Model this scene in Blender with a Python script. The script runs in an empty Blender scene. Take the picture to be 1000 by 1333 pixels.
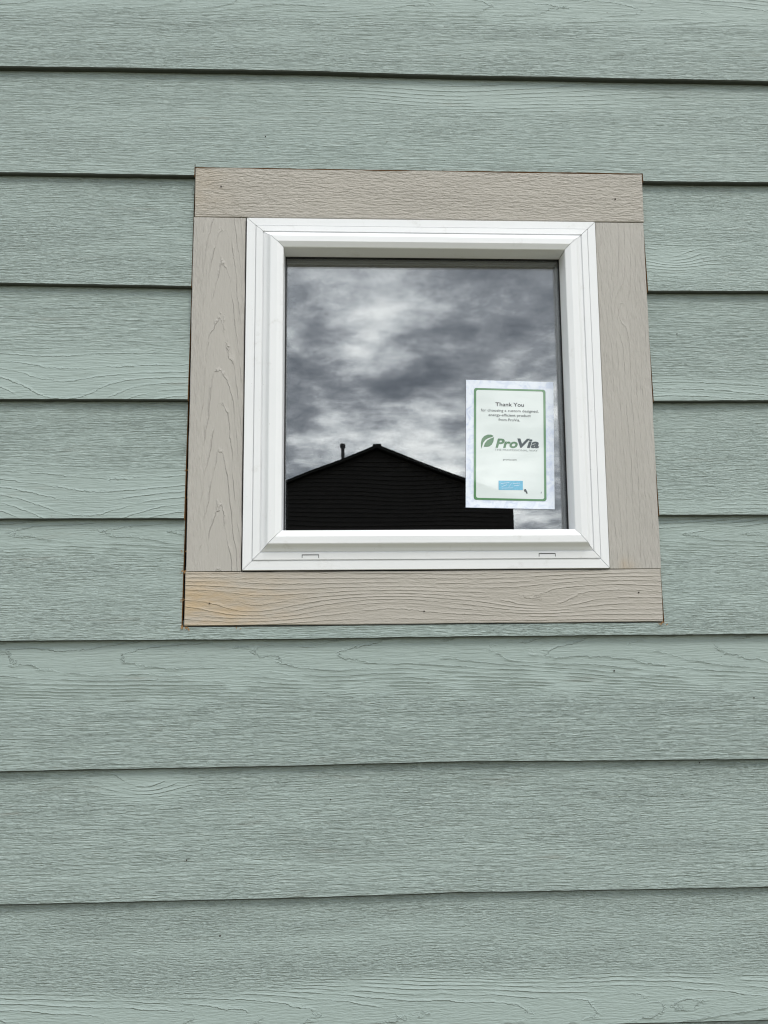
import bpy, bmesh, math, random
import numpy as np
from mathutils import Vector, Matrix

S = bpy.context.scene
COL = S.collection
R = math.radians
Z0 = 2.438                      # height of the bottom lip of the board that ends just above the window header
LAP = 0.178                     # exposure of one siding course

# ------------------------------------------------------------------ camera
cam = bpy.data.cameras.new('camera')
cam.sensor_fit = 'VERTICAL'; cam.sensor_height = 24.0; cam.lens = 24.0 * 1000 / 1333.0
cam.clip_start = 0.02; cam.clip_end = 3000
co = bpy.data.objects.new('camera', cam); COL.objects.link(co)
pit, yaw, rol = 0.1185, -0.0410, 0.0082
M = Matrix.Rotation(yaw, 4, 'Z') @ Matrix.Rotation(pit, 4, 'X') @ Matrix.Rotation(rol, 4, 'Y') @ Matrix.Rotation(R(90), 4, 'X')
M.translation = Vector((-0.104, -1.1322, Z0 - 0.8382))
co.matrix_world = M
S.camera = co
S.cycles.use_denoising = True; S.cycles.denoiser = 'OPENIMAGEDENOISE'; S.cycles.denoising_prefilter = 'ACCURATE'; S.cycles.use_adaptive_sampling = False; S.cycles.filter_width = 1.15
S.render.resolution_x = 768; S.render.resolution_y = 1024

# ------------------------------------------------------------------ node helper
class NG:
    def __init__(s, tree): s.t = tree
    def n(s, typ, **kw):
        nd = s.t.nodes.new(typ)
        for k, v in kw.items():
            setattr(nd, k, v)
        return nd
    def _in(s, sock, v):
        if v is None: return
        if hasattr(v, 'is_output'): s.t.links.new(v, sock)
        else:
            try: sock.default_value = v
            except Exception: sock.default_value = (v, v, v)
    def m(s, op, a, b=None, c=None, clamp=False):
        nd = s.n('ShaderNodeMath', operation=op, use_clamp=clamp)
        s._in(nd.inputs[0], a); s._in(nd.inputs[1], b); s._in(nd.inputs[2], c)
        return nd.outputs[0]
    def comb(s, x, y, z):
        nd = s.n('ShaderNodeCombineXYZ')
        for i, v in enumerate((x, y, z)): s._in(nd.inputs[i], v)
        return nd.outputs[0]
    def sep(s, v):
        nd = s.n('ShaderNodeSeparateXYZ'); s._in(nd.inputs[0], v); return nd.outputs
    def noise(s, vec, scale=1.0, detail=3.0, rough=0.5, dist=0.0, lac=2.0):
        nd = s.n('ShaderNodeTexNoise')
        s._in(nd.inputs['Vector'], vec); s._in(nd.inputs['Scale'], scale); s._in(nd.inputs['Detail'], detail)
        s._in(nd.inputs['Roughness'], rough); s._in(nd.inputs['Distortion'], dist); s._in(nd.inputs['Lacunarity'], lac)
        return nd.outputs['Fac']
    def ss(s, x, a, b):             # smoothstep
        nd = s.n('ShaderNodeMapRange', interpolation_type='SMOOTHSTEP')
        s._in(nd.inputs[0], x); s._in(nd.inputs[1], a); s._in(nd.inputs[2], b)
        return nd.outputs[0]
    def mix(s, f, a, b, mode='MIX'):
        nd = s.n('ShaderNodeMix', data_type='RGBA', blend_type=mode)
        s._in(nd.inputs[0], f)
        for k, v in ((6, a), (7, b)):
            if isinstance(v, tuple) and len(v) == 3: v = v + (1.0,)
            s._in(nd.inputs[k], v)
        return nd.outputs[2]
    def ramp(s, f, stops, interp='LINEAR'):
        nd = s.n('ShaderNodeValToRGB'); cr = nd.color_ramp; cr.interpolation = interp
        while len(cr.elements) < len(stops): cr.elements.new(0.5)
        for e, (p, c) in zip(cr.elements, stops):
            e.position = p; e.color = (c + (1.0,)) if isinstance(c, tuple) else (c, c, c, 1)
        s._in(nd.inputs[0], f)
        return nd.outputs[0]

# ------------------------------------------------------------------ sky and sun
SUN_EL, SUN_AZ = R(54), R(32)     # azimuth measured from the wall's outward normal (-Y) towards +X
sun_dir = Vector((math.sin(SUN_AZ) * math.cos(SUN_EL), -math.cos(SUN_AZ) * math.cos(SUN_EL), math.sin(SUN_EL)))
W = bpy.data.worlds.new('World'); S.world = W; W.use_nodes = True
g = NG(W.node_tree); W.node_tree.nodes.clear()
sky = g.n('ShaderNodeTexSky', sky_type='NISHITA', sun_disc=False)
sky.sun_elevation = SUN_EL
sky.sun_rotation = math.atan2(sun_dir.x, sun_dir.y)
tc = g.n('ShaderNodeTexCoord')
dx, dy, dz = g.sep(tc.outputs['Generated'])
zz = g.m('ADD', g.m('MAXIMUM', dz, 0.0), 0.20)
px = g.m('DIVIDE', dx, zz); py = g.m('DIVIDE', dy, zz)
CL_OFF = (-9.4, 8.60, 7.1)
pv = g.comb(g.m('ADD', px, CL_OFF[0]), g.m('ADD', py, CL_OFF[1]), CL_OFF[2])
big = g.noise(pv, 1.4, 3, 0.5, 0.0)
wis = g.noise(pv, 5.2, 8, 0.60, 0.0)
cl = g.m('ADD', g.m('MULTIPLY', big, 0.58), g.m('MULTIPLY', wis, 0.56))
bright = g.ss(cl, 0.43, 0.76)
cloudc = g.ramp(bright, [(0.0, (0.30, 0.33, 0.375)), (0.35, (0.68, 0.72, 0.77)), (0.7, (1.45, 1.50, 1.53)), (1.0, (2.35, 2.37, 2.32))])
bgs = g.n('ShaderNodeBackground'); g._in(bgs.inputs[0], sky.outputs[0]); bgs.inputs[1].default_value = 0.10
bgc = g.n('ShaderNodeBackground'); g._in(bgc.inputs[0], cloudc); bgc.inputs[1].default_value = 1.15
mx = g.n('ShaderNodeMixShader')
g._in(mx.inputs[0], 0.93)
W.node_tree.links.new(bgs.outputs[0], mx.inputs[1]); W.node_tree.links.new(bgc.outputs[0], mx.inputs[2])
wo = g.n('ShaderNodeOutputWorld'); W.node_tree.links.new(mx.outputs[0], wo.inputs[0])

sl = bpy.data.lights.new('sun', 'SUN'); sl.energy = 1.5; sl.angle = R(20); sl.color = (1.0, 0.96, 0.90)
so = bpy.data.objects.new('sun', sl); COL.objects.link(so)
so.rotation_euler = (-sun_dir).to_track_quat('-Z', 'Y').to_euler()
so.location = (4, -8, 12)

S.view_settings.view_transform = 'Standard'; S.view_settings.look = 'None'
S.view_settings.gamma = 1.0; S.view_settings.use_curve_mapping = False
S.view_settings.exposure = 0.33

# ------------------------------------------------------------------ materials
def new_mat(name):
    m = bpy.data.materials.new(name); m.use_nodes = True
    t = m.node_tree; b = t.nodes['Principled BSDF']
    return m, NG(t), b

def plain(name, col, rough=0.6, spec=0.4, var=0.0, scale=20.0, metal=0.0):
    m, g, b = new_mat(name)
    b.inputs['Roughness'].default_value = rough; b.inputs['Specular IOR Level'].default_value = spec
    b.inputs['Metallic'].default_value = metal
    if var:
        tc = g.n('ShaderNodeTexCoord')
        nz = g.noise(tc.outputs['Object'], scale, 4, 0.6)
        lo = tuple(c * (1 - var) for c in col); hi = tuple(min(1, c * (1 + var)) for c in col)
        g._in(b.inputs['Base Color'], g.mix(nz, lo, hi))
    else:
        b.inputs['Base Color'].default_value = col + (1,)
    return m

def grain_mat(name, colnode, rough=0.62, fine=0.0018, fig=0.0014, su=30.0, sv=440.0, spec=0.35):
    """embossed wood-grain relief on painted boards; coordinates come from the boards' own 'grain' attribute (along, across, ring field)"""
    m, g, b = new_mat(name)
    at = g.n('ShaderNodeAttribute', attribute_name='grain')
    fa = g.n('ShaderNodeAttribute', attribute_name='figure')
    u, v, f = g.sep(at.outputs['Vector'])
    fm = fa.outputs['Fac']
    sd = g.n('ShaderNodeObjectInfo').outputs['Random']
    sdz = g.m('MULTIPLY', sd, 40.0)
    wv = g.m('SUBTRACT', g.noise(g.comb(g.m('MULTIPLY', u, 9.0), g.m('MULTIPLY', v, 26.0), sdz), 1.0, 2), 0.5)
    v2 = g.m('ADD', v, g.m('MULTIPLY', wv, 0.009))
    vr = g.m('FRACT', g.m('MULTIPLY', sd, 7.31))
    suv = g.m('MULTIPLY', u, g.m('MULTIPLY_ADD', vr, su * 0.9, su * 0.65))
    n1 = g.noise(g.comb(suv, g.m('MULTIPLY', v2, sv), sdz), 1.0, 2.5, 0.6)
    n2 = g.noise(g.comb(g.m('MULTIPLY', suv, 2.4), g.m('MULTIPLY', v2, sv * 1.9), g.m('ADD', sdz, 7.0)), 1.0, 2.0, 0.6)
    amp = g.ss(g.noise(g.comb(g.m('MULTIPLY', u, 5.0), g.m('MULTIPLY', v, 30.0), g.m('ADD', sdz, 3.0)), 1.0, 2), 0.30, 0.66)
    hf = g.m('ADD', g.m('MULTIPLY', g.ss(n1, 0.34, 0.66), 0.7), g.m('MULTIPLY', g.ss(n2, 0.36, 0.64), 0.45))
    hf = g.m('MULTIPLY', hf, g.m('MULTIPLY_ADD', amp, 0.30, 0.66))
    hf = g.m('MULTIPLY', hf, g.m('MULTIPLY_ADD', g.m('FRACT', g.m('MULTIPLY', sd, 13.7)), 0.45, 0.78))
    hf = g.m('MULTIPLY', hf, g.m('SUBTRACT', 1.0, g.m('MULTIPLY', fm, 0.72)))
    # ring lines: slow rise, quick drop
    jit = g.m('SUBTRACT', g.noise(g.comb(g.m('MULTIPLY', u, 70.0), g.m('MULTIPLY', v, 120.0), sdz), 1.0, 3, 0.6), 0.5)
    jt2 = g.m('SUBTRACT', g.noise(g.comb(g.m('MULTIPLY', u, 210.0), g.m('MULTIPLY', v, 260.0), sdz), 1.0, 2, 0.6), 0.5)
    fj = g.m('ADD', f, g.m('ADD', g.m('MULTIPLY', jit, 0.36), g.m('MULTIPLY', jt2, 0.15)))
    s_ = g.m('FRACT', fj)
    sl_ = g.m('MAXIMUM', g.n('ShaderNodeAttribute', attribute_name='ring_slope').outputs['Fac'], 4.0)
    dp = g.m('DIVIDE', s_, sl_); dn = g.m('DIVIDE', g.m('SUBTRACT', 1.0, s_), sl_)
    saw = g.m('MAXIMUM', g.m('SUBTRACT', 1.0, g.m('DIVIDE', dp, 0.0042)), 0.0)
    saw = g.m('MULTIPLY', saw, saw)
    saw = g.m('MAXIMUM', saw, g.m('SUBTRACT', 1.0, g.m('DIVIDE', dn, 0.0009)))
    lm = g.ss(g.noise(g.comb(g.m('MULTIPLY', u, 16.0), g.m('MULTIPLY', v, 60.0), g.m('ADD', sdz, 11.0)), 1.0, 2), 0.34, 0.55)
    hg = g.m('MULTIPLY', g.m('MULTIPLY', saw, g.m('MULTIPLY_ADD', lm, 0.88, 0.12)), g.m('MULTIPLY_ADD', fm, 0.78, 0.22))
    H = g.m('ADD', g.m('MULTIPLY', hf, fine), g.m('MULTIPLY', hg, fig))
    bp = g.n('ShaderNodeBump'); bp.inputs['Strength'].default_value = 1.0; bp.inputs['Distance'].default_value = 1.0
    g._in(bp.inputs['Height'], H)
    g.t.links.new(bp.outputs[0], b.inputs['Normal'])
    g._in(b.inputs['Base Color'], colnode(g, u, v, sd, sdz, fm))
    b.inputs['Roughness'].default_value = rough; b.inputs['Specular IOR Level'].default_value = spec
    return m

def siding_col(g, u, v, sd, sdz, fm):
    tc = g.n('ShaderNodeNewGeometry').outputs['Position']
    x, y, z = g.sep(tc)
    n = g.noise(g.comb(g.m('MULTIPLY', u, 3.0), g.m('MULTIPLY', v, 14.0), sdz), 1.0, 4, 0.6)
    c = g.mix(n, (0.320, 0.389, 0.367), (0.340, 0.411, 0.389))
    c = g.mix(g.m('MULTIPLY', sd, 0.25), c, (0.320, 0.387, 0.367))
    d = g.ss(g.noise(g.comb(g.m('MULTIPLY', u, 7.0), g.m('MULTIPLY', v, 60.0), g.m('ADD', sdz, 21.0)), 1.0, 5, 0.65), 0.60, 0.80)
    c = g.mix(g.m('MULTIPLY', d, 0.42), c, (0.20, 0.175, 0.14))
    sp = g.ss(g.noise(g.comb(g.m('MULTIPLY', u, 120.0), g.m('MULTIPLY', v, 260.0), g.m('ADD', sdz, 31.0)), 1.0, 2, 0.5), 0.73, 0.80)
    c = g.mix(g.m('MULTIPLY', sp, 0.55), c, (0.09, 0.08, 0.06))
    fs = g.noise(g.comb(g.m('MULTIPLY', u, 60.0), g.m('MULTIPLY', v, 520.0), g.m('ADD', sdz, 51.0)), 1.0, 3, 0.6)
    kf = g.m('SUBTRACT', 1.0, g.m('MULTIPLY', fm, 0.9))
    c = g.mix(g.m('MULTIPLY', g.m('MULTIPLY', g.ss(fs, 0.52, 0.75), 0.30), kf), c, (0.17, 0.215, 0.195))
    c = g.mix(g.m('MULTIPLY', g.m('MULTIPLY', g.ss(fs, 0.48, 0.25), 0.34), g.m('SUBTRACT', 1.0, fm)), c, (0.53, 0.60, 0.57))
    return c

def trim_col(base, tan, streak=0.14):
    def fn(g, u, v, sd, sdz, fm):
        n = g.noise(g.comb(g.m('MULTIPLY', u, 6.0), g.m('MULTIPLY', v, 22.0), sdz), 1.0, 4, 0.6)
        lo = tuple(c * 0.93 for c in base); hi = tuple(c * 1.07 for c in base)
        c = g.mix(n, lo, hi)
        st = g.n('ShaderNodeAttribute', attribute_name='stain').outputs['Fac']
        n2 = g.noise(g.comb(g.m('MULTIPLY', u, 18.0), g.m('MULTIPLY', v, 60.0), g.m('ADD', sdz, 5.0)), 1.0, 4, 0.6)
        k = g.m('MULTIPLY', st, g.m('MULTIPLY_ADD', g.ss(n2, 0.25, 0.75), 0.85, 0.22))
        c = g.mix(k, c, tan)
        fs = g.noise(g.comb(g.m('MULTIPLY', u, 40.0), g.m('MULTIPLY', v, 420.0), g.m('ADD', sdz, 51.0)), 1.0, 3, 0.6)
        c = g.mix(g.m('MULTIPLY', g.ss(fs, 0.52, 0.78), streak), c, tuple(k * 0.5 for k in base))
        return c
    return fn

MAT = {}
MAT['siding'] = grain_mat('siding_paint', siding_col)
MAT['trim'] = grain_mat('trim_paint', trim_col((0.405, 0.380, 0.338), (0.46, 0.33, 0.18)), su=34.0, sv=260.0, fine=0.0012, fig=0.0009)
MAT['trim_side'] = grain_mat('trim_side_paint', trim_col((0.425, 0.406, 0.374), (0.40, 0.28, 0.15), 0.06), su=34.0, sv=240.0, fine=0.0008, fig=0.0014)
MAT['raw'] = plain('raw_wood_fibre', (0.34, 0.18, 0.07), 0.9, 0.1, 0.45, 160)
MAT['lip_shadow'] = plain('painted_lip_shadow', (0.055, 0.062, 0.052), 0.8, 0.2, 0.3, 60)  # lap shadow painted as near-black colour on the boards' lower lips
MAT['wrap'] = plain('housewrap', (0.05, 0.05, 0.05), 0.8, 0.1)
MAT['gasket'] = plain('black_gasket', (0.012, 0.012, 0.013), 0.5, 0.4)
MAT['spacer'] = plain('spacer_grey', (0.14, 0.15, 0.17), 0.45, 0.4)
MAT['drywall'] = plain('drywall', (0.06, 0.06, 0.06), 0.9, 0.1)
MAT['nail'] = plain('nail_rust', (0.035, 0.025, 0.018), 0.7, 0.3)

def vinyl():
    m, g, b = new_mat('white_vinyl')
    p = g.n('ShaderNodeTexCoord').outputs['Object']
    n = g.noise(p, 9.0, 5, 0.65)
    c = g.mix(n, (0.755, 0.77, 0.785), (0.82, 0.83, 0.84))
    sm = g.ss(g.noise(p, 34.0, 6, 0.7), 0.58, 0.80)
    c = g.mix(g.m('MULTIPLY', sm, 0.5), c, (0.52, 0.51, 0.48))
    sp = g.ss(g.noise(p, 210.0, 2, 0.5), 0.74, 0.80)
    c = g.mix(g.m('MULTIPLY', sp, 0.35), c, (0.25, 0.23, 0.2))
    g._in(b.inputs['Base Color'], c)
    b.inputs['Roughness'].default_value = 0.36; b.inputs['Specular IOR Level'].default_value = 0.5
    return m
MAT['vinyl'] = vinyl()

def glass(name, GLASS_F0, fm):
    m = bpy.data.materials.new(name); m.use_nodes = True
    t = m.node_tree; t.nodes.clear(); g = NG(t)
    tr = g.n('ShaderNodeBsdfTransparent'); tr.inputs[0].default_value = (0.96, 0.975, 0.97, 1)
    gl = g.n('ShaderNodeBsdfGlossy'); gl.inputs['Roughness'].default_value = 0.0
    gl.inputs['Color'].default_value = (0.97, 0.985, 1.0, 1)
    lw = g.n('ShaderNodeLayerWeight'); lw.inputs[0].default_value = 0.3
    fac = g.m('MULTIPLY_ADD', lw.outputs['Fresnel'], fm, GLASS_F0)
    p = g.n('ShaderNodeTexCoord').outputs['Object']
    x, y, z = g.sep(p)
    bp = g.n('ShaderNodeBump'); bp.inputs['Strength'].default_value = 1.0; bp.inputs['Distance'].default_value = 1.0
    hh = g.m('ADD', g.m('MULTIPLY', g.noise(g.comb(g.m('MULTIPLY', x, 4.0), 0.0, g.m('MULTIPLY', z, 4.0)), 1.0, 1), 0.0006),
             g.m('MULTIPLY', g.noise(g.comb(g.m('MULTIPLY', x, 160.0), 0.0, g.m('MULTIPLY', z, 6.0)), 1.0, 1), 0.000002))
    g._in(bp.inputs['Height'], hh)
    t.links.new(bp.outputs[0], gl.inputs['Normal'])
    mx = g.n('ShaderNodeMixShader'); g._in(mx.inputs[0], fac)
    t.links.new(tr.outputs[0], mx.inputs[1]); t.links.new(gl.outputs[0], mx.inputs[2])
    # faint dust film
    df = g.n('ShaderNodeBsdfDiffuse'); df.inputs[0].default_value = (0.5, 0.5, 0.5, 1)
    du = g.ss(g.noise(g.comb(g.m('MULTIPLY', x, 60.0), 0.0, g.m('MULTIPLY', z, 26.0)), 1.0, 6, 0.7), 0.55, 0.85)
    sp = g.ss(g.noise(g.comb(g.m('MULTIPLY', x, 150.0), 0.0, g.m('MULTIPLY', z, 150.0)), 1.0, 2, 0.5), 0.76, 0.82)
    mx2 = g.n('ShaderNodeMixShader'); g._in(mx2.inputs[0], g.m('ADD', g.m('MULTIPLY', du, 0.012), g.m('MULTIPLY', sp, 0.05)))
    t.links.new(mx.outputs[0], mx2.inputs[1]); t.links.new(df.outputs[0], mx2.inputs[2])
    o = g.n('ShaderNodeOutputMaterial'); t.links.new(mx2.outputs[0], o.inputs[0])
    return m
MAT['glass'] = glass('coated_glass', 0.115, 0.9)
MAT['glass_inner'] = glass('inner_glass', 0.0, 0.35)

# ------------------------------------------------------------------ mesh helpers
def link(name, me, mats, parent=None, loc=(0, 0, 0)):
    o = bpy.data.objects.new(name, me); COL.objects.link(o)
    for m in (mats if isinstance(mats, (list, tuple)) else [mats]):
        if me.materials.find(m.name) < 0 or len(me.materials) < 1: me.materials.append(m)
    o.parent = parent; o.location = loc
    return o
def tag(o, label=None, cat=None, group=None, kind=None):
    for k, v in (('label', label), ('category', cat), ('group', group), ('kind', kind)):
        if v: o[k] = v
    return o
def empty(name, loc):
    o = bpy.data.objects.new(name, None); COL.objects.link(o); o.location = loc; o.empty_display_size = 0.1
    return o
def bm_obj(name, bm, mats, parent=None, loc=(0, 0, 0), smooth=False):
    bmesh.ops.recalc_face_normals(bm, faces=bm.faces)
    me = bpy.data.meshes.new(name); bm.to_mesh(me); bm.free()
    if smooth:
        for p in me.polygons: p.use_smooth = True
    return link(name, me, mats, parent, loc)
def bbox(bm, x0, x1, y0, y1, z0, z1, mi=0):
    vs = [bm.verts.new((x, y, z)) for x in (x0, x1) for y in (y0, y1) for z in (z0, z1)]
    for q in ((0, 1, 3, 2), (4, 6, 7, 5), (0, 4, 5, 1), (2, 3, 7, 6), (0, 2, 6, 4), (1, 5, 7, 3)):
        f = bm.faces.new([vs[i] for i in q]); f.material_index = mi
def box(name, x0, x1, y0, y1, z0, z1, mat, parent=None):
    bm = bmesh.new(); bbox(bm, x0, x1, y0, y1, z0, z1); return bm_obj(name, bm, mat, parent)

def vnoise(x, y, seed):
    """smooth 2-D value noise, -1..1"""
    x = np.asarray(x, float); y = np.asarray(y, float)
    xi = np.floor(x).astype(np.int64); yi = np.floor(y).astype(np.int64)
    fx = x - xi; fy = y - yi
    fx = fx * fx * fx * (fx * (fx * 6 - 15) + 10); fy = fy * fy * fy * (fy * (fy * 6 - 15) + 10)
    def h(a, b):
        n = (a * 374761393 + b * 668265263 + seed * 974711) & 0x7fffffff
        n = ((n ^ (n >> 13)) * 1274126177) & 0x7fffffff
        return ((n ^ (n >> 16)) & 0xffff) / 32767.5 - 1
    return (h(xi, yi) * (1 - fx) + h(xi + 1, yi) * fx) * (1 - fy) + (h(xi, yi + 1) * (1 - fx) + h(xi + 1, yi + 1) * fx) * fy

def set_attr(me, name, typ, arr):
    a = me.attributes.new(name, typ, 'POINT')
    a.data.foreach_set('vector' if typ == 'FLOAT_VECTOR' else 'value', np.asarray(arr, np.float32).ravel())

def ss(x, a, b):
    t = np.clip((x - a) / (b - a), 0, 1); return t * t * (3 - 2 * t)

def ring_field(U, V, seed, bands, knots, period, wob=1.0, cath=None):
    """ring field f and figure mask; bands = (v0, v1, strength) zones of open figure, knots = (u, v, ru, rv, amp)"""
    f = V + wob * (0.012 * vnoise(U * 2.2, V * 7, seed) + 0.004 * vnoise(U * 7, V * 22, seed + 5))
    msk = np.zeros_like(U)
    for (a, b, s) in bands:
        e = 0.012
        aa = a + 0.010 * vnoise(U * 3.0, U * 0, seed + 9)
        bb = b + 0.010 * vnoise(U * 3.3, U * 0, seed + 13)
        msk = np.maximum(msk, s * ss(V, aa - e, aa + e) * (1 - ss(V, bb - e, bb + e)))
    for (ku, kv, ru, rv, am) in knots:
        dd = np.sqrt(((U - ku) / ru) ** 2 + ((V - kv) / rv) ** 2 + 0.02)
        f = f + am * np.exp(-dd * dd)
    f = f / period
    if cath:
        v0, k, per, sg = cath
        wv = 0.5 * per * vnoise(U * 2.3, V * 9, seed + 21) + 0.45 * per * vnoise(U * 9.0, V * 40, seed + 24) + 0.16 * per * vnoise(U * 40.0, V * 90, seed + 25) + 0.9 * per * vnoise(U * 1.1, V * 3, seed + 22)
        f = (sg * U + k * (V - v0 - 0.006 * vnoise(U * 2.7, U * 0, seed + 23)) ** 2 + wv) / per
    a0, a1 = np.gradient(U, axis=0), np.gradient(V, axis=1)
    gx = np.gradient(f, axis=0) / np.where(np.abs(a0) < 1e-9, 1e-9, a0); gz = np.gradient(f, axis=1) / np.where(np.abs(a1) < 1e-9, 1e-9, a1)
    return f, msk, np.sqrt(gx * gx + gz * gz)

# ------------------------------------------------------------------ ground
def ground_mat():
    m, g, b = new_mat('yard_grass')
    p = g.n('ShaderNodeTexCoord').outputs['Object']
    n = g.noise(p, 0.35, 6, 0.6); n2 = g.noise(p, 14.0, 4, 0.7)
    c = g.mix(n, (0.16, 0.15, 0.09), (0.25, 0.22, 0.15)); c = g.mix(g.m('MULTIPLY', n2, 0.5), c, (0.10, 0.11, 0.05))
    g._in(b.inputs['Base Color'], c); b.inputs['Roughness'].default_value = 0.9
    return m
bm = bmesh.new()
bmesh.ops.create_circle(bm, cap_ends=True, radius=1500, segments=64)
tag(bm_obj('ground', bm, ground_mat()), 'flat yard of dry grass in front of the green house', None, None, 'structure')

# ------------------------------------------------------------------ the green house
HX0, HX1, HY1 = -4.2, 4.4, 7.0
house = empty('house', (0, 0, 0))
tag(house, 'house with pale green wood-grain lap siding around a square white window', 'house')
# opening behind the trim
OX0, OX1, OZ0, OZ1 = -0.2620, 0.2735, Z0 - 0.7850, Z0 - 0.2500
TOPZ = Z0 + 17 * LAP
bm = bmesh.new()
YS0, YS1 = 0.0265, 0.150
bbox(bm, HX0, OX0, YS0, YS1, 0.05, TOPZ); bbox(bm, OX1, HX1, YS0, YS1, 0.05, TOPZ)
bbox(bm, OX0, OX1, YS0, YS1, 0.05, OZ0); bbox(bm, OX0, OX1, YS0, YS1, OZ1, TOPZ)
bm_obj('sheathing', bm, MAT['wrap'], house)
# dark room behind
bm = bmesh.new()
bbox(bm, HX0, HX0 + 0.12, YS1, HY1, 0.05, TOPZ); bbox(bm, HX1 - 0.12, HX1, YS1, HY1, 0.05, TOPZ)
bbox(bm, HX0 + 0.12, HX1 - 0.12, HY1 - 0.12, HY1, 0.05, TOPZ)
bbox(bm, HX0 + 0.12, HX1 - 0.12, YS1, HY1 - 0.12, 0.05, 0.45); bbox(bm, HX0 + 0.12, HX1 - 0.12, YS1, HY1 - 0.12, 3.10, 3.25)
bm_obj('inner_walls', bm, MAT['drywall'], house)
box('foundation', HX0 + 0.02, HX1 - 0.02, 0.03, HY1 - 0.02, -0.05, 0.05, plain('concrete', (0.3, 0.29, 0.27), 0.9, 0.2, 0.15, 6), house)
bm = bmesh.new()
for sx in (-1, 1):
    xm = (HX0 + HX1) / 2; hw = (HX1 - HX0) / 2 + 0.35
    zr = TOPZ + 0.02 + hw * 0.42
    P = [(xm, zr), (xm + sx * hw, TOPZ + 0.02), (xm + sx * hw, TOPZ + 0.20), (xm, zr + 0.18)]
    a = [bm.verts.new((p[0], -0.25, p[1])) for p in P]; b = [bm.verts.new((p[0], HY1 + 0.25, p[1])) for p in P]
    bm.faces.new(a); bm.faces.new(b[::-1])
    for i in range(4): bm.faces.new((a[i], b[i], b[(i + 1) % 4], a[(i + 1) % 4]))
bm_obj('roof', bm, plain('roof_shingle', (0.07, 0.065, 0.06), 0.9, 0.2, 0.3, 8), house)
bm = bmesh.new()
xm = (HX0 + HX1) / 2
a = [bm.verts.new(p) for p in ((HX0, 0.03, TOPZ), (HX1, 0.03, TOPZ), (xm, 0.03, TOPZ + (HX1 - HX0) / 2 * 0.42))]
b = [bm.verts.new((v.co.x, 0.15, v.co.z)) for v in a]
bm.faces.new(a); bm.faces.new(b[::-1])
for i in range(3): bm.faces.new((a[i], b[i], b[(i + 1) % 3], a[(i + 1) % 3]))
bm_obj('gable_panel', bm, plain('gable_paint', (0.28, 0.36, 0.33), 0.7, 0.3, 0.05, 5), house)

TH = 0.0082
# measured waviness of the lips (metres at four places along the wall), per course
WOB = {0: ((-0.65, -0.152, 0.087, 0.575), (-1.5, 1.0, -0.8, -0.5)), 1: ((-0.63, -0.34, 0.35, 0.55), (1.5, 0.9, 0.4, 1.6)),
       2: ((-0.62, -0.34, 0.35, 0.54), (1.3, -1.6, -2.8, -1.2)), 3: ((-0.61, -0.34, 0.35, 0.53), (-0.6, -0.5, -0.5, 0.6)),
       4: ((-0.60, -0.34, 0.35, 0.52), (-0.1, -1.1, 1.5, 1.5)), 5: ((-0.6, -0.18, 0.05, 0.5), (1.4, 0.2, 1.3, 0.7)),
       6: ((-0.59, -0.18, 0.05, 0.5), (-1.3, -0.5, 1.8, -2.2)), 7: ((-0.58, -0.17, 0.04, 0.5), (-0.2, -0.7, 1.6, -1.5))}

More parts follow.
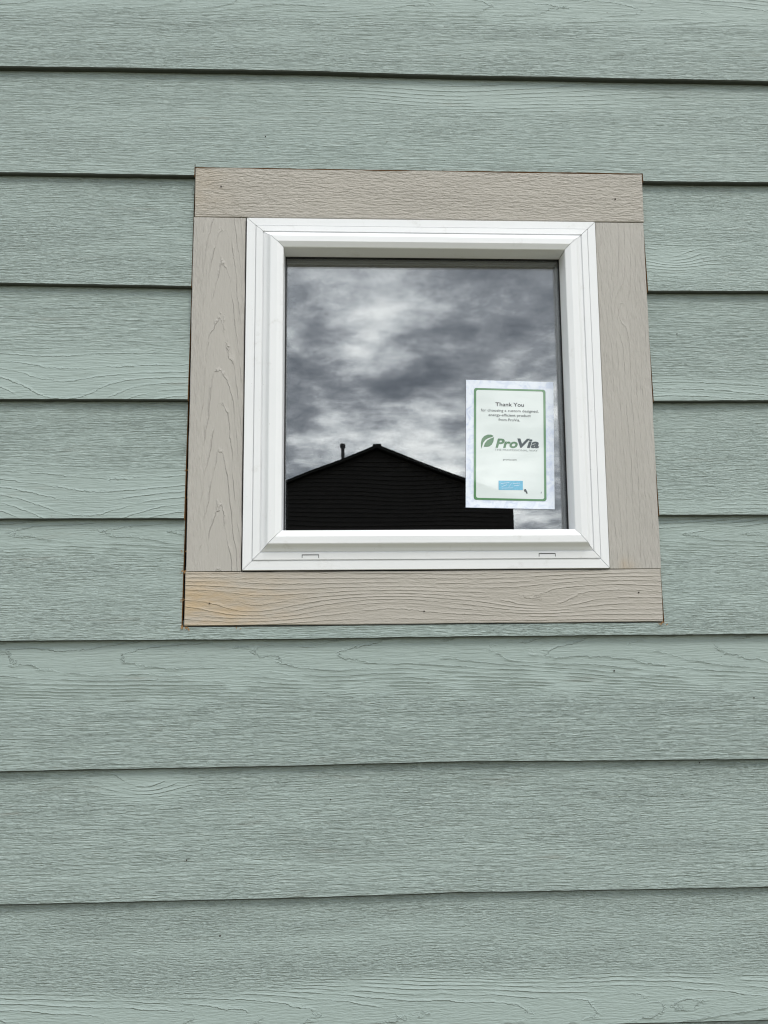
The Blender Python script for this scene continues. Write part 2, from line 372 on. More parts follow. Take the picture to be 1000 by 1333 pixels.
def siding_board(ci, x0, x1, cuts=(), bands=(), knots=(), cath=None, period=0.0075, seed=1, fine=True, rawl=False, rawr=False):
    zb = Z0 - ci * LAP
    hgt = LAP + 0.030
    if fine:
        xs = [x for x in np.arange(math.ceil(x0 / 0.01) * 0.01, x1, 0.01) if -0.95 < x < 0.95]
        xs += [x for x in np.arange(x0, x1, 0.10) if not -0.95 < x < 0.95]
        zs = list(np.arange(0.008, hgt, 0.008))
    else:
        xs = list(np.arange(x0, x1, 0.20)); zs = [0.05, 0.1, 0.15]
    xs += [x0, x1]; zs += [0.0, 0.0019, hgt]
    for c in cuts:
        xs += [c[0], c[1]]; zs += [c[2], c[3]]
    def uniq(l, lo, hi, eps, keep):
        l = sorted(set([min(max(v, lo), hi) for v in l])); o = []
        for v in l:
            if o and v - o[-1] < eps:
                if any(abs(v - k) < 1e-9 for k in keep): o[-1] = v if not any(abs(o[-1] - k) < 1e-9 for k in keep) else o[-1]
                if o[-1] != v and any(abs(v - k) < 1e-9 for k in keep): o.append(v)
                continue
            o.append(v)
        return o
    kx = [x0, x1] + [c[0] for c in cuts] + [c[1] for c in cuts]
    kz = [0.0, 0.0019, hgt] + [c[2] for c in cuts] + [c[3] for c in cuts]
    xs = uniq(xs, x0, x1, 0.003, kx); zs = uniq(zs, 0.0, hgt, 0.0012, kz)
    X, Z = np.meshgrid(np.array(xs), np.array(zs), indexing='ij')
    nx, nz = X.shape
    Y = 0.0091 * Z / LAP + np.where(Z < 0.0007, 0.0013, 0.0)
    Y = Y + 0.0004 * vnoise(X * 3, Z * 8 + ci * 31, seed + 40)
    wob = 0.0006 * vnoise(X * 4, X * 0 + ci * 7.3, seed) + 0.00025 * vnoise(X * 55, X * 0, seed + 3)
    if ci in WOB:
        wob = wob + 0.001 * np.interp(X, WOB[ci][0], WOB[ci][1])
    fade = np.clip(1 - Z / 0.10, 0, 1)
    Zw = Z + wob * fade
    U = X + seed * 3.17; V = Z
    # knots are given in wall x and height above the lip
    knots = [(k[0], k[1], k[2] * 1.25, k[3], k[4] * 0.85) for k in knots]
    F, MK, SLP = ring_field(U, V, seed, bands, [(k[0] + seed * 3.17,) + tuple(k[1:]) for k in knots], period, cath=cath)
    for k in knots:
        dd = ((X - k[0]) / (k[2] * 1.7)) ** 2 + ((Z - k[1]) / (k[3] * 1.7)) ** 2
        MK = np.maximum(MK, 0.95 * np.exp(-dd * dd))
    xa = np.array(xs); za = np.array(zs)
    xc = (xa[:-1] + xa[1:]) / 2; zc = (za[:-1] + za[1:]) / 2
    keep = np.ones((nx - 1, nz - 1), bool)
    for c in cuts:
        keep &= ~(((xc[:, None] > c[0]) & (xc[:, None] < c[1])) & ((zc[None, :] > c[2]) & (zc[None, :] < c[3])))
    verts = np.stack([X - x0, Y, Zw], -1).reshape(-1, 3)
    backs = verts + np.array([0, TH, 0])
    idx = np.arange(nx * nz).reshape(nx, nz)
    faces = []; mi = []
    K = np.pad(keep, 1)
    N = nx * nz
    for i in range(nx - 1):
        for j in range(nz - 1):
            if not keep[i, j]: continue
            a, b, c, d = idx[i, j], idx[i + 1, j], idx[i + 1, j + 1], idx[i, j + 1]
            faces.append((a, b, c, d)); mi.append(2 if j == 0 else 0)  # lip chamfer row gets the painted shadow colour, a dark line per lap
            if not K[i, j + 1]: faces.append((d, d + N, a + N, a)); mi.append(1 if (i > 0 or rawl) else 0)
            if not K[i + 2, j + 1]: faces.append((b, b + N, c + N, c)); mi.append(1 if (i < nx - 2 or rawr) else 0)
            if not K[i + 1, j]: faces.append((a, a + N, b + N, b)); mi.append(1 if j > 0 else 2)  # board underside carries the same painted shade
            if not K[i + 1, j + 2]: faces.append((c, c + N, d + N, d)); mi.append(1)
    me = bpy.data.meshes.new('siding_board')
    allv = np.concatenate([verts, backs])
    me.from_pydata(allv.tolist(), [], faces)
    me.materials.append(MAT['siding']); me.materials.append(MAT['raw']); me.materials.append(MAT['lip_shadow'])
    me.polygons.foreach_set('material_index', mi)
    gr = np.stack([U, V, F], -1).reshape(-1, 3)
    set_attr(me, 'grain', 'FLOAT_VECTOR', np.concatenate([gr, gr]))
    set_attr(me, 'figure', 'FLOAT', np.concatenate([MK.ravel(), MK.ravel()]))
    set_attr(me, 'ring_slope', 'FLOAT', np.concatenate([SLP.ravel(), SLP.ravel()]))
    # drop loose vertices
    bm = bmesh.new(); bm.from_mesh(me)
    bmesh.ops.delete(bm, geom=[v for v in bm.verts if not v.link_faces], context='VERTS')
    bm.to_mesh(me); bm.free()
    o = bpy.data.objects.new('siding_board', me); COL.objects.link(o)
    o.parent = house; o.location = (x0, 0, zb)
    return o

# trim outline (wall x, height below Z0)
HD = (-0.3460, 0.3568, -0.2445, -0.1645)      # header x0 x1 z0 z1
SL = (-0.3478, 0.3550, -0.8680, -0.7908)      # sill board
LT = (-0.3470, -0.2676, -0.7900, -0.2455)     # left side board
RT = (0.2782, 0.3555, -0.7900, -0.2455)
CL, CR = -0.3520, 0.3578
top_fig = ((0.150, 0.20, 1.0), (0.07, 0.10, 0.35))
centre = {
 -1: dict(bands=((0.02, 0.06, 0.8),)),
 0: dict(bands=((0.098, 0.155, 0.95), (0.045, 0.075, 0.5)), cath=(0.128, 420.0, 0.13, 1)),
 1: dict(bands=((0.0, 0.018, 0.3),), knots=((0.12, 0.15, 0.12, 0.02, 0.008),)),
 6: dict(bands=((0.098, 0.190, 1.0),), cath=(0.158, 330.0, 0.14, -1)),
 7: dict(bands=((0.03, 0.05, 0.25),), knots=((-0.40, 0.155, 0.035, 0.018, 0.02),)),
 8: dict(bands=((-0.02, 0.062, 1.0), (0.118, 0.130, 0.5)), cath=(0.022, 330.0, 0.13, 1)),
 9: dict(bands=((0.06, 0.11, 0.8),)),
}
rnd = random.Random(4)
for ci in range(-16, 13):
    e = rnd.uniform(-0.28, 0.28)
    L0, L1 = -1.90 + e, 1.76 + e
    seed = ci + 40
    near = -2 <= ci <= 10
    spec = dict(centre.get(ci, dict(bands=((0.03, 0.08, 0.7),) if ci % 3 else (), knots=())))
    if 2 <= ci <= 4:
        lspec = {2: dict(bands=((0.01, 0.03, 0.2),)), 
                 3: dict(bands=((0.0, 0.072, 0.95),), knots=((-0.535, -0.010, 0.085, 0.050, 0.050), (-0.42, 0.050, 0.10, 0.016, 0.010)), period=0.0105),
                 4: dict(bands=((0.0, 0.072, 0.95),), knots=((-0.500, -0.010, 0.085, 0.050, 0.050), (-0.40, 0.050, 0.10, 0.016, 0.010)), period=0.0105)}[ci]
        rspec = {2: dict(bands=(), knots=((0.405, 0.055, 0.03, 0.016, 0.022),)), 3: dict(bands=((0.004, 0.034, 0.9),), period=0.012), 4: dict(bands=((0.0, 0.032, 0.75), (0.135, 0.15, 0.4)), period=0.0065)}[ci]
        siding_board(ci, L0, -0.3488 - 0.0014 * (ci - 2), seed=seed, rawr=True, **lspec)
        siding_board(ci, CR, L1, seed=seed + 100, rawl=True, **rspec)
    else:
        cuts = ()
        if ci == 1: cuts = ((HD[0] - 0.0018, HD[1] + 0.0022, -0.01, 0.178 - 0.1628), (HD[0] - 0.0016, HD[0] - 0.0004, -0.01, 0.178 - 0.1580))
        if ci == 5:
            cuts = ((SL[0] - 0.0042, SL[1] + 0.0022, 0.890 - 0.8706, 0.30),)
            spec = dict(bands=((0.128, 0.20, 0.95), (0.05, 0.09, 0.40)), cath=(0.156, 520.0, 0.11, -1))
        siding_board(ci, L0, L1, cuts=cuts, seed=seed, fine=near, **spec)
    siding_board(ci, HX0 + 0.09, L0 - 0.003, seed=seed + 200, fine=False, bands=((0.03, 0.08, 0.6),))
    siding_board(ci, L1 + 0.003, HX1 - 0.09, seed=seed + 300, fine=False, bands=((0.10, 0.15, 0.6),))

# ------------------------------------------------------------------ trim boards
def trim_board(x0, x1, z0, z1, horizontal, mat, seed, bands, knots, period, stains=(), label=None, cath=None, y0=-0.0012, th=0.019, dz=(0, 0, 0, 0)):
    n_u = 70; n_v = 12
    ua = np.unique(np.concatenate([np.linspace(0, 1, n_u), [0.0015, 0.9985]])); va = np.unique(np.concatenate([np.linspace(0, 1, n_v), [0.012, 0.988]]))
    A, B = np.meshgrid(ua, va, indexing='ij')
    if horizontal:
        X = x0 + (x1 - x0) * A; Z = z0 + (z1 - z0) * B; U = X - x0; V = Z - z0
    else:
        Z = z0 + (z1 - z0) * A; X = x0 + (x1 - x0) * B; U = Z - z0; V = X - x0
    er = 0.0009
    edge = (A == 0) | (A == 1) | (B == 0) | (B == 1)
    jx = 0.0004 * vnoise(X * 30, Z * 30, seed + 70) * edge
    jz = 0.0004 * vnoise(X * 30, Z * 30, seed + 71) * edge
    Y = np.where(edge, er, 0.0) + 0.0003 * vnoise(X * 5, Z * 5, seed + 2)
    F, MK, SLP = ring_field(U + seed, V, seed, bands, [(k[0] + seed,) + tuple(k[1:]) for k in knots], period, cath=cath)
    ST = np.zeros_like(X)
    for (sx, sz, rx, rz, s) in stains:
        d = ((X - sx) / rx) ** 2 + ((Z - sz) / rz) ** 2
        ST = np.maximum(ST, s * np.exp(-d))
    nu, nv = A.shape; N = nu * nv
    front = np.stack([X + jx - x0, Y, Z + jz - z0], -1).reshape(-1, 3)
    back = front.copy(); back[:, 1] = th
    idx = np.arange(N).reshape(nu, nv); faces = []
    for i in range(nu - 1):
        for j in range(nv - 1):
            q = (idx[i, j], idx[i + 1, j], idx[i + 1, j + 1], idx[i, j + 1])
            faces.append(q if horizontal else q[::-1])
    def strip(a, b):
        faces.append((a, b, b + N, a + N))
    for i in range(nu - 1): strip(idx[i + 1, 0], idx[i, 0]); strip(idx[i, -1], idx[i + 1, -1])
    for j in range(nv - 1): strip(idx[0, j], idx[0, j + 1]); strip(idx[-1, j + 1], idx[-1, j])
    me = bpy.data.meshes.new('trim_board'); me.from_pydata(np.concatenate([front, back]).tolist(), [], faces)
    gr = np.stack([U + seed * 1.7, V, F], -1).reshape(-1, 3)
    set_attr(me, 'grain', 'FLOAT_VECTOR', np.concatenate([gr, gr]))
    set_attr(me, 'figure', 'FLOAT', np.concatenate([MK.ravel()] * 2))
    set_attr(me, 'ring_slope', 'FLOAT', np.concatenate([SLP.ravel()] * 2))
    set_attr(me, 'stain', 'FLOAT', np.concatenate([ST.ravel()] * 2))
    bm = bmesh.new(); bm.from_mesh(me)
    bmesh.ops.recalc_face_normals(bm, faces=bm.faces)
    bmesh.ops.delete(bm, geom=[v for v in bm.verts if not v.link_faces], context='VERTS')
    bm.to_mesh(me); bm.free()
    o = link('trim_board', me, mat, house, (x0, y0, Z0 + z0))
    if label: o['label'] = label
    return o
header = trim_board(*HD, True, MAT['trim'], 3, ((0.01, 0.02, 0.25),), (), 0.006, stains=((-0.35, -0.19, 0.05, 0.05, 0.28),), label='horizontal beige trim board above the window')
sill = trim_board(*SL, True, MAT['trim'], 7, ((-0.02, 0.10, 0.85),), ((0.10, 0.020, 0.07, 0.018, 0.016), (0.30, 0.030, 0.10, 0.016, -0.014), (0.52, 0.028, 0.06, 0.014, 0.018), (0.62, 0.055, 0.10, 0.02, -0.01)), 0.0078,
           stains=((-0.33, -0.84, 0.13, 0.05, 0.80), (-0.34, -0.866, 0.09, 0.012, 0.9)), label='horizontal beige trim board under the window, browned at one end')
ltrim = trim_board(*LT, False, MAT['trim_side'], 11, ((0.022, 0.074, 0.9),), (), 0.011, cath=(0.047, 190.0, 0.085, 1), label='upright grey beige trim board with arched grain')
rtrim = trim_board(*RT, False, MAT['trim_side'], 17, ((0.02, 0.05, 0.35),), ((0.40, 0.03, 0.04, 0.014, 0.02),), 0.009, stains=((0.305, -0.785, 0.011, 0.010, 0.6),), label='upright grey beige trim board with faint grain')

# ------------------------------------------------------------------ window
GY = 0.0235                                     # front face of the outer pane
FX0, FX1, FZ0, FZ1 = -0.2655, 0.2775, -0.7890, -0.2462
WL, WR, WT, WB = 0.0575, 0.0525, 0.0510, 0.0578
PROF = [(0.0, 0.024), (0.0, -0.0022), (0.012, -0.0038), (0.238, -0.0040), (0.246, -0.0025), (0.258, -0.0025), (0.268, -0.0054), (0.436, -0.0060), (0.446, -0.0040), (0.462, -0.0040), (0.478, -0.0060),
        (0.505, -0.0068), (0.54, -0.0078), (0.575, -0.0094), (0.605, -0.0115), (0.635, -0.0138), (0.655, -0.0150), (0.675, -0.0155), (0.84, -0.0158), (0.865, -0.0152),
        (0.985, -0.0122), (1.0, -0.0108), (1.0, 0.0225)]
def ring_rect(t):
    return (FX0 + WL * t, FX1 - WR * t, FZ0 + WB * t, FZ1 - WT * t)
# window part: the box liner set into the wall (carries the visible rails, panes, ...)
bm = bmesh.new()
def ring_boxes(bm, r0, r1, y0, y1):
    a0, a1, b0, b1 = r0; c0, c1, d0, d1 = r1
    bbox(bm, a0, c0, y0, y1, b0, b1); bbox(bm, c1, a1, y0, y1, b0, b1)
    bbox(bm, c0, c1, y0, y1, b0, d0); bbox(bm, c0, c1, y0, y1, d1, b1)
go = ring_rect(1.0)
ring_boxes(bm, (OX0 + .002, OX1 - .002, OZ0 - Z0 + .002, OZ1 - Z0 - .002), (go[0] - .012, go[1] + .012, go[2] - .012, go[3] + .012), 0.0515, 0.075)
window = bm_obj('window', bm, MAT['vinyl'], house, (0, 0, Z0))
window['label'] = 'square white vinyl picture window reflecting a dark gable and clouds'
def frame_side(name, side):
    bm = bmesh.new(); gap = 0.0004
    rows = []
    for (t, y) in PROF:
        x0, x1, z0, z1 = ring_rect(t)
        if side == 'T': p, q = (x0 + gap, z1), (x1 - gap, z1)
        if side == 'B': p, q = (x0 + gap, z0), (x1 - gap, z0)
        if side == 'L': p, q = (x0, z0 + gap), (x0, z1 - gap)
        if side == 'R': p, q = (x1, z0 + gap), (x1, z1 - gap)
        rows.append((bm.verts.new((p[0], y, p[1])), bm.verts.new((q[0], y, q[1]))))
    for a, b in zip(rows, rows[1:]): bm.faces.new((a[0], a[1], b[1], b[0]))
    bm.faces.new((rows[-1][0], rows[-1][1], rows[0][1], rows[0][0]))
    bm.faces.new([r[0] for r in rows]); bm.faces.new([r[1] for r in rows][::-1])
    # soften the two mitre edges a little
    ed = [e for e in bm.edges if len(e.link_faces) == 2 and any(len(f.verts) > 4 for f in e.link_faces) and e.calc_length() > 0.0006]
    o = bm_obj(name, bm, MAT['vinyl'], window)
    for p in o.data.polygons: p.use_smooth = False
    return o
for nm, sd_ in (('frame_rail', 'T'), ('frame_rail', 'B'), ('frame_stile', 'L'), ('frame_stile', 'R')): frame_side(nm, sd_)
g0 = go
def inset(r, d): return (r[0] + d, r[1] - d, r[2] + d, r[3] - d)
bm = bmesh.new(); ring_boxes(bm, inset(g0, -0.004), inset(g0, 0.0016), GY - 0.0022, GY - 0.0004); bm_obj('gasket', bm, MAT['gasket'], window)
def pane(y0, y1, m):
    bm = bmesh.new(); r = inset(g0, -0.006); bbox(bm, r[0], r[1], y0, y1, r[2], r[3]); return bm_obj('glass_pane', bm, m, window)
pane(GY, GY + 0.003, MAT['glass']); pane(GY + 0.0185, GY + 0.0215, MAT['glass_inner'])
bm = bmesh.new(); ring_boxes(bm, inset(g0, -0.005), inset(g0, 0.0012), GY + 0.0034, GY + 0.0181); bm_obj('glass_spacer', bm, MAT['spacer'], window)
# weep slots in the lower rail
def weep(xc, w=0.0125):
    bm = bmesh.new()
    zt = FZ0 + WB * 0.395; zb = FZ0 + WB * 0.310; y0, y1 = -0.0060, -0.0030
    bbox(bm, xc - w, xc + w, y0, y1, zt - 0.0012, zt)
    bbox(bm, xc - w, xc - w + 0.0008, y0, y1, zb, zt - 0.0012); bbox(bm, xc + w - 0.0008, xc + w, y0, y1, zb, zt - 0.0012)
    bm_obj('weep_slot', bm, plain('slot_dark', (0.05, 0.05, 0.05), 0.7, 0.2), window)
weep(-0.166); weep(0.1835)

# nails and torn fibres
def nail(parent, x, z, y, r=0.0012):
    bm = bmesh.new(); bmesh.ops.create_cone(bm, cap_ends=True, segments=10, radius1=r, radius2=r * 0.8, depth=0.0012, matrix=Matrix.Rotation(R(90), 4, 'X'))
    o = bm_obj('nail_head', bm, MAT['nail'], parent)
    o.location = Vector((x, y, Z0 + z)) - parent.location
for px_, pz_, pr in ((-0.306, -0.195, header), (0.312, -0.207, header), (-0.312, -0.836, sill), (0.0, -0.850, sill), (0.320, -0.825, sill)):
    nail(pr, px_, pz_, -0.0016)
for px_, py_, rr_ in ((295, 1213, .0013), (253, 1113, .0011), (430, 1039, .0010), (798, 876, .0012), (980, 914, .0010), (905, 1000, .0010), (340, 178, .0010), (905, 430, .0009)):
    # fixings and specks on the boards, set on the sloping faces
    t_ = (px_ - 500) / 1000; xx = -0.104 + (t_ + 0.041) * 1.135; zz_ = -0.8382 + (-(py_ - 666.5) / 1000 + 0.118) / (1 - 0.118 * -(py_ - 666.5) / 1000) * 1.135
    up = (zz_ / LAP) % 1.0
    nail(house, xx, zz_, 0.0091 * up - 0.0004, rr_)
def fibre(x, z, y, s, seed, n=7):
    rr = random.Random(seed); bm = bmesh.new()
    for k in range(n):
        c = Vector((x + rr.uniform(-1, 1) * s, y - rr.uniform(0, .0015), Z0 + z + rr.uniform(-.35, .35) * s))
        a = rr.uniform(0, 6.28); l = s * rr.uniform(.4, .9); w = s * rr.uniform(.08, .22)
        d = Vector((math.cos(a), rr.uniform(-.5, .2), math.sin(a))) * l; e = Vector((-math.sin(a), 0, math.cos(a))) * w; t = Vector((0, w, 0))
        v = [bm.verts.new(p) for p in (c - e, c + d, c + e, c - e * .3 + t)]
        for q in ((0, 1, 2), (0, 1, 3), (1, 2, 3), (0, 2, 3)): bm.faces.new([v[i] for i in q])
    bm_obj('torn_fibre', bm, MAT['raw_tan'], house)
MAT['raw_tan'] = plain('torn_fibre', (0.34, 0.19, 0.08), 0.9, 0.1, 0.4, 200)
fibre(-0.345, -0.8705, -0.001, 0.006, 1, 10); fibre(0.354, -0.8715, -0.001, 0.005, 2, 8); fibre(-0.3505, -0.76, 0.004, 0.005, 3, 6); fibre(-0.27, -0.8715, 0.0015, 0.006, 4, 3); fibre(-0.3505, -0.68, 0.004, 0.004, 9, 5); fibre(-0.3500, -0.64, 0.004, 0.003, 10, 4); fibre(-0.3505, -0.83, 0.003, 0.005, 12, 6); fibre(-0.3505, -0.79, 0.004, 0.006, 5, 6)

# ------------------------------------------------------------------ paper notice behind the glass
PY = GY - 0.0009
def wall_pt(px, py, depth):
    R3 = Matrix.Rotation(yaw, 3, 'Z') @ Matrix.Rotation(pit, 3, 'X') @ Matrix.Rotation(rol, 3, 'Y')
    d = R3 @ Vector(((px - 500) / 1000, 1, -(py - 666.5) / 1000))
    t = (1.1322 + depth) / d.y
    return -0.104 + d.x * t, -0.8382 + d.z * t
pTL = wall_pt(607, 495, PY); pBR = wall_pt(722, 663, PY); pTR = wall_pt(720.5, 496, PY); pBL = wall_pt(606.5, 661.3, PY)
PW = pTR[0] - pTL[0]; PH = pTL[1] - pBL[1]; TILT = math.atan2(pTL[0] - pBL[0], PH)
def paper_mat():
    m, g, b = new_mat('paper_sleeve')
    p = g.n('ShaderNodeTexCoord').outputs['Object']
    n = g.noise(p, 60.0, 5, 0.65, 1.0)
    c = g.mix(g.ss(n, 0.42, 0.72), (0.80, 0.85, 0.93), (0.60, 0.67, 0.82))
    g._in(b.inputs['Base Color'], c); b.inputs['Roughness'].default_value = 0.06
    bp = g.n('ShaderNodeBump'); bp.inputs['Distance'].default_value = 0.0006; bp.inputs['Strength'].default_value = 0.3
    g._in(bp.inputs['Height'], n); g.t.links.new(bp.outputs[0], b.inputs['Normal'])
    return m
bm = bmesh.new()
n_ = 12
gv = [[bm.verts.new((PW * (i / n_ - 0.5), 0.0, PH * (j / n_ - 0.5))) for j in range(n_ + 1)] for i in range(n_ + 1)]
gb = [[bm.verts.new((v.co.x, 0.0005, v.co.z)) for v in r] for r in gv]
for i in range(n_):
    for j in range(n_):
        bm.faces.new((gv[i][j], gv[i + 1][j], gv[i + 1][j + 1], gv[i][j + 1])); bm.faces.new((gb[i][j], gb[i][j + 1], gb[i + 1][j + 1], gb[i + 1][j]))
pc = ((pTL[0] + pTR[0] + pBL[0] + pBR[0]) / 4, (pTL[1] + pTR[1] + pBL[1] + pBR[1]) / 4)
paper = bm_obj('paper_notice', bm, paper_mat(), None, (pc[0], PY, Z0 + pc[1]))
tag(paper, 'white paper thank-you notice with green border stuck to the window glass', 'notice')
paper.rotation_euler = (0, TILT, 0)
# map: photograph pixel -> paper local
def pl(px, py):
    x, z = wall_pt(px, py, PY); x -= pc[0]; z -= pc[1]
    c, s = math.cos(TILT), math.sin(TILT)
    return x * c - z * s, x * s + z * c
def rrect(x0, x1, z0, z1, r, n=6):
    P = []
    for cx, cz, a0 in ((x1 - r, z1 - r, 0), (x0 + r, z1 - r, 90), (x0 + r, z0 + r, 180), (x1 - r, z0 + r, 270)):
        for k in range(n + 1):
            a = R(a0 + 90 * k / n); P.append((cx + r * math.cos(a), cz + r * math.sin(a)))
    return P
def ink(name, col, rough=0.03): return plain(name, col, rough, 0.85)
INK = dict(green=ink('ink_green', (0.12, 0.26, 0.13)), dark=ink('ink_dark', (0.03, 0.03, 0.035)), grey=ink('ink_grey', (0.08, 0.09, 0.095)), soft=ink('ink_soft', (0.25, 0.28, 0.28)),
           blue=plain('ink_blue', (0.17, 0.47, 0.66), 0.03, 0.5, 0.25, 420), logo=ink('ink_logo_green', (0.09, 0.20, 0.10)), logo2=ink('ink_logo_grey', (0.06, 0.08, 0.085)), lblue=ink('ink_pale_blue', (0.45, 0.66, 0.82)))
a = pl(617, 505); b = pl(711.5, 652.5)
o1 = rrect(a[0], b[0], b[1], a[1], 0.0040); i1 = rrect(a[0] + 0.0036, b[0] - 0.0036, b[1] + 0.0030, a[1] - 0.0030, 0.0030)
bm = bmesh.new()
vo = [bm.verts.new((p[0], -0.00045, p[1])) for p in o1]; vi = [bm.verts.new((p[0], -0.00045, p[1])) for p in i1]
for k in range(len(vo)): bm.faces.new((vo[k], vo[(k + 1) % len(vo)], vi[(k + 1) % len(vo)], vi[k]))
bm_obj('printed_border', bm, INK['green'], paper)
bm = bmesh.new(); bm.faces.new([bm.verts.new((p[0], -0.00030, p[1])) for p in rrect(a[0] + 0.002, b[0] - 0.002, b[1] + 0.0018, a[1] - 0.0018, 0.003)])
bm_obj('printed_sheet', bm, plain('sheet_white', (0.72, 0.78, 0.77), 0.02, 0.85, 0.03, 30), paper)

def text(body, px0, px1, py_base, mat, bold=0.0, shear=0.0, y=-0.0006, cap=None, name='lettering'):
    cu = bpy.data.curves.new('t', 'FONT'); cu.body = body; cu.size = 1.0; cu.offset = bold; cu.shear = shear; cu.resolution_u = 3
    ob = bpy.data.objects.new('t', cu); COL.objects.link(ob)
    dg = bpy.context.evaluated_depsgraph_get()
    me = bpy.data.meshes.new_from_object(ob.evaluated_get(dg))
    bpy.data.objects.remove(ob); bpy.data.curves.remove(cu)
    n = len(me.vertices); c = np.zeros(n * 3); me.vertices.foreach_get('co', c); c = c.reshape(-1, 3)
    A = pl(px0, py_base); B = pl(px1, py_base)
    sx = (B[0] - A[0]) / (c[:, 0].max() - c[:, 0].min())
    sy = sx if cap is None else cap * 0.001177 / 0.73
    out = np.stack([A[0] + (c[:, 0] - c[:, 0].min()) * sx, np.full(n, y), A[1] + c[:, 1] * sy], -1)
    me.vertices.foreach_set('co', out.ravel()); me.name = name
    me.materials.clear()
    return link(name, me, mat, paper)
text('Thank You', 645, 682, 528.6, INK['dark'], 0.012, cap=5.2)
text('for choosing a custom designed,', 626, 701, 535.4, INK['grey'], 0.006, cap=3.7)
text('energy-efficient product', 636, 691, 541.6, INK['grey'], 0.006, cap=3.7)
text('from ProVia.', 649, 677, 548.0, INK['grey'], 0.006, cap=3.7)
text('Pro', 645, 674, 582.3, INK['logo'], 0.033, 0.22, cap=12.0)
text('Via', 673.5, 702, 582.3, INK['logo2'], 0.033, 0.22, cap=12.0)
text('THE PROFESSIONAL WAY', 644, 700, 586.6, INK['soft'], cap=2.6)
text('provia.com', 655, 672.5, 599.2, INK['grey'], cap=2.6)
# leaf emblem: a hooked leaf with a pale vein cut through it
def poly(pts, mat, name, y=-0.0006):
    bm = bmesh.new(); bm.faces.new([bm.verts.new((*pl(p[0], p[1])[:1], y, pl(p[0], p[1])[1])) for p in pts]); bmesh.ops.triangulate(bm, faces=bm.faces)
    return bm_obj(name, bm, mat, paper)
poly([(626.3, 584.5), (626.0, 577), (627.2, 571.5), (630.5, 567.6), (635, 565.8), (639.5, 565.9), (642.6, 567.6), (640.5, 569.0), (636, 570.2), (632, 572.6), (629.3, 576.2), (627.8, 580.5)], INK['logo'], 'emblem_leaf')
poly([(629.8, 581.5), (631.2, 577.0), (634.2, 573.4), (638.3, 571.0), (643.2, 569.2), (642.4, 574.5), (640.3, 578.8), (637.0, 581.2), (633.5, 581.6)], INK['logo'], 'emblem_leaf')
poly([(649, 625.7), (680.6, 626.0), (680.7, 638.0), (649.1, 637.7)], INK['blue'], 'printed_label')
for (xa, ya, xb, yb) in ((652, 629.5, 663, 628.3), (653, 633.5, 660, 631), (662, 634.5, 666, 629), (667.5, 629.5, 677, 629.0), (669, 632.6, 676, 631.8), (653, 635.6, 668, 635.2)):
    poly([(xa, ya - .35), (xb, yb - .35), (xb, yb + .35), (xa, ya + .35)], INK['lblue'], 'label_stroke', -0.0008)
poly([(682, 637.2), (684.6, 636.6), (685.8, 639.0), (687, 642.4), (685.4, 642.8), (684.2, 640.4), (682.4, 639.8)], INK['grey'], 'small_mark')
poly([(704.2, 640.2), (705.0, 640.2), (704.8, 642.4), (704.0, 642.4)], INK['grey'], 'small_mark')

# ------------------------------------------------------------------ the house across the yard (seen in the glass)
NY = -30.0
nh = empty('neighbour_house', (0.95, NY, 0)); tag(nh, 'dark two-storey house with low gable roof, standing across the yard', 'house')
HWN = 5.45; PIT = 0.385; PK = 8.02; DEP = 11.0
dk = plain('dark_siding', (0.030, 0.028, 0.027), 0.8, 0.2, 0.1, 2)
def nh_wall_z(x): return PK - 0.12 - abs(x) * PIT
bm = bmesh.new()
P = [(-HWN, 0), (HWN, 0), (HWN, nh_wall_z(HWN)), (0, nh_wall_z(0)), (-HWN, nh_wall_z(HWN))]
f_ = [bm.verts.new((p[0], 0, p[1])) for p in P]; b_ = [bm.verts.new((p[0], -DEP, p[1])) for p in P]
bm.faces.new(f_); bm.faces.new(b_[::-1])
for i in range(5): bm.faces.new((f_[i], b_[i], b_[(i + 1) % 5], f_[(i + 1) % 5]))
bm_obj('wall', bm, dk, nh)
k = 0
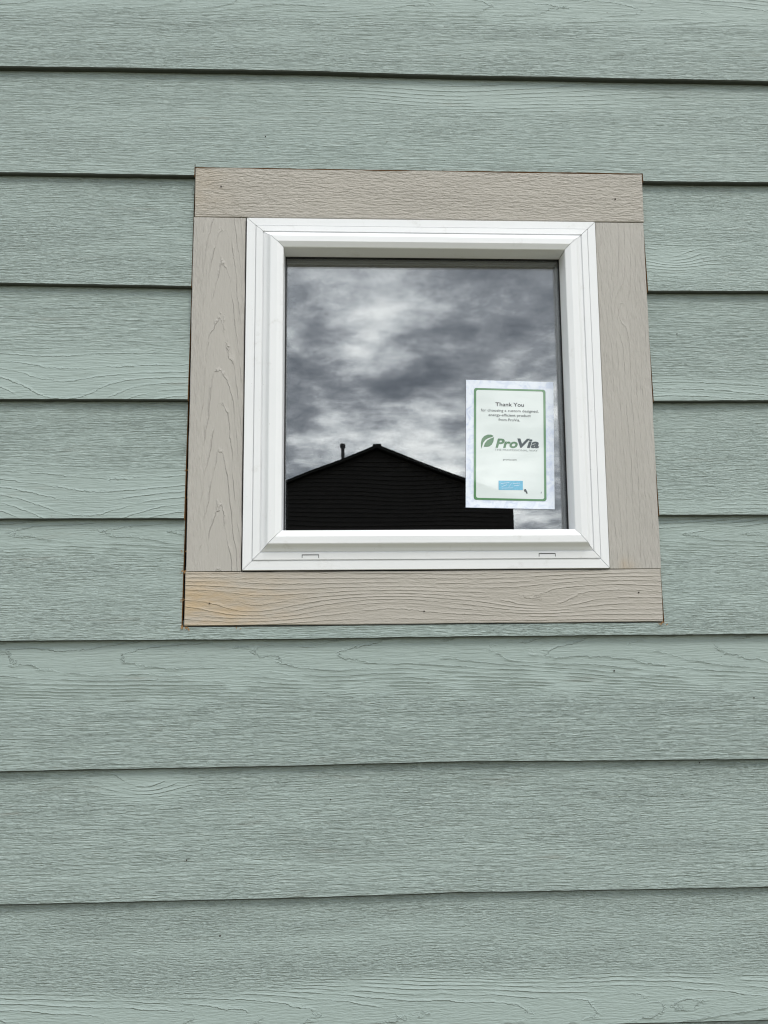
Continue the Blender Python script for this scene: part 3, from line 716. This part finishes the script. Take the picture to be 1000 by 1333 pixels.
while True:
    z = 0.3 + k * LAP; k += 1
    if z + LAP > nh_wall_z(0): break
    h0 = min(HWN, (PK - 0.12 - z - 0.02) / PIT); h1 = min(HWN, (PK - 0.12 - z - LAP - 0.02) / PIT)
    if h1 < 0.05: break
    bm = bmesh.new()
    v = [bm.verts.new(p) for p in ((-h0, 0.060, z), (h0, 0.060, z), (h1, 0.012, z + LAP + 0.01), (-h1, 0.012, z + LAP + 0.01), (-h0, 0.002, z), (h0, 0.002, z), (h1, 0.002, z + LAP + 0.01), (-h1, 0.002, z + LAP + 0.01))]
    for q in ((0, 1, 2, 3), (4, 7, 6, 5), (0, 4, 5, 1), (1, 5, 6, 2), (2, 6, 7, 3), (3, 7, 4, 0)): bm.faces.new([v[i] for i in q])
    bm_obj('siding_board', bm, dk, nh)
bm = bmesh.new()
OV = 0.38
for sx in (-1, 1):
    Q = [(0, PK - 0.09), (sx * (HWN + OV), PK - 0.09 - (HWN + OV) * PIT), (sx * (HWN + OV), PK + 0.02 - (HWN + OV) * PIT), (0, PK + 0.02)]
    a_ = [bm.verts.new((p[0], 0.35, p[1])) for p in Q]; c_ = [bm.verts.new((p[0], -DEP - 0.35, p[1])) for p in Q]
    bm.faces.new(a_); bm.faces.new(c_[::-1])
    for i in range(4): bm.faces.new((a_[i], c_[i], c_[(i + 1) % 4], a_[(i + 1) % 4]))
rf = bm_obj('roof', bm, plain('dark_shingle', (0.022, 0.022, 0.022), 0.9, 0.2, 0.2, 3), nh)
bm = bmesh.new(); bbox(bm, -0.16, 0.16, -DEP - 0.35, 0.36, PK - 0.05, PK + 0.035); bm_obj('ridge_cap', bm, dk, rf)
bm = bmesh.new()
vx, vy = -1.42, -1.6
def cyl(bm, r, z0, z1, n=16, r2=None):
    r2 = r if r2 is None else r2
    bmesh.ops.create_cone(bm, cap_ends=True, segments=n, radius1=r, radius2=r2, depth=z1 - z0, matrix=Matrix.Translation((vx, vy, (z0 + z1) / 2)))
cyl(bm, 0.075, PK - 0.9, PK + 0.30); cyl(bm, 0.125, PK + 0.29, PK + 0.35, 16, 0.12); cyl(bm, 0.11, PK + 0.36, PK + 0.41); cyl(bm, 0.14, PK + 0.41, PK + 0.46, 16, 0.10)
bm_obj('vent_pipe', bm, plain('vent_metal', (0.06, 0.06, 0.06), 0.5, 0.4), rf)
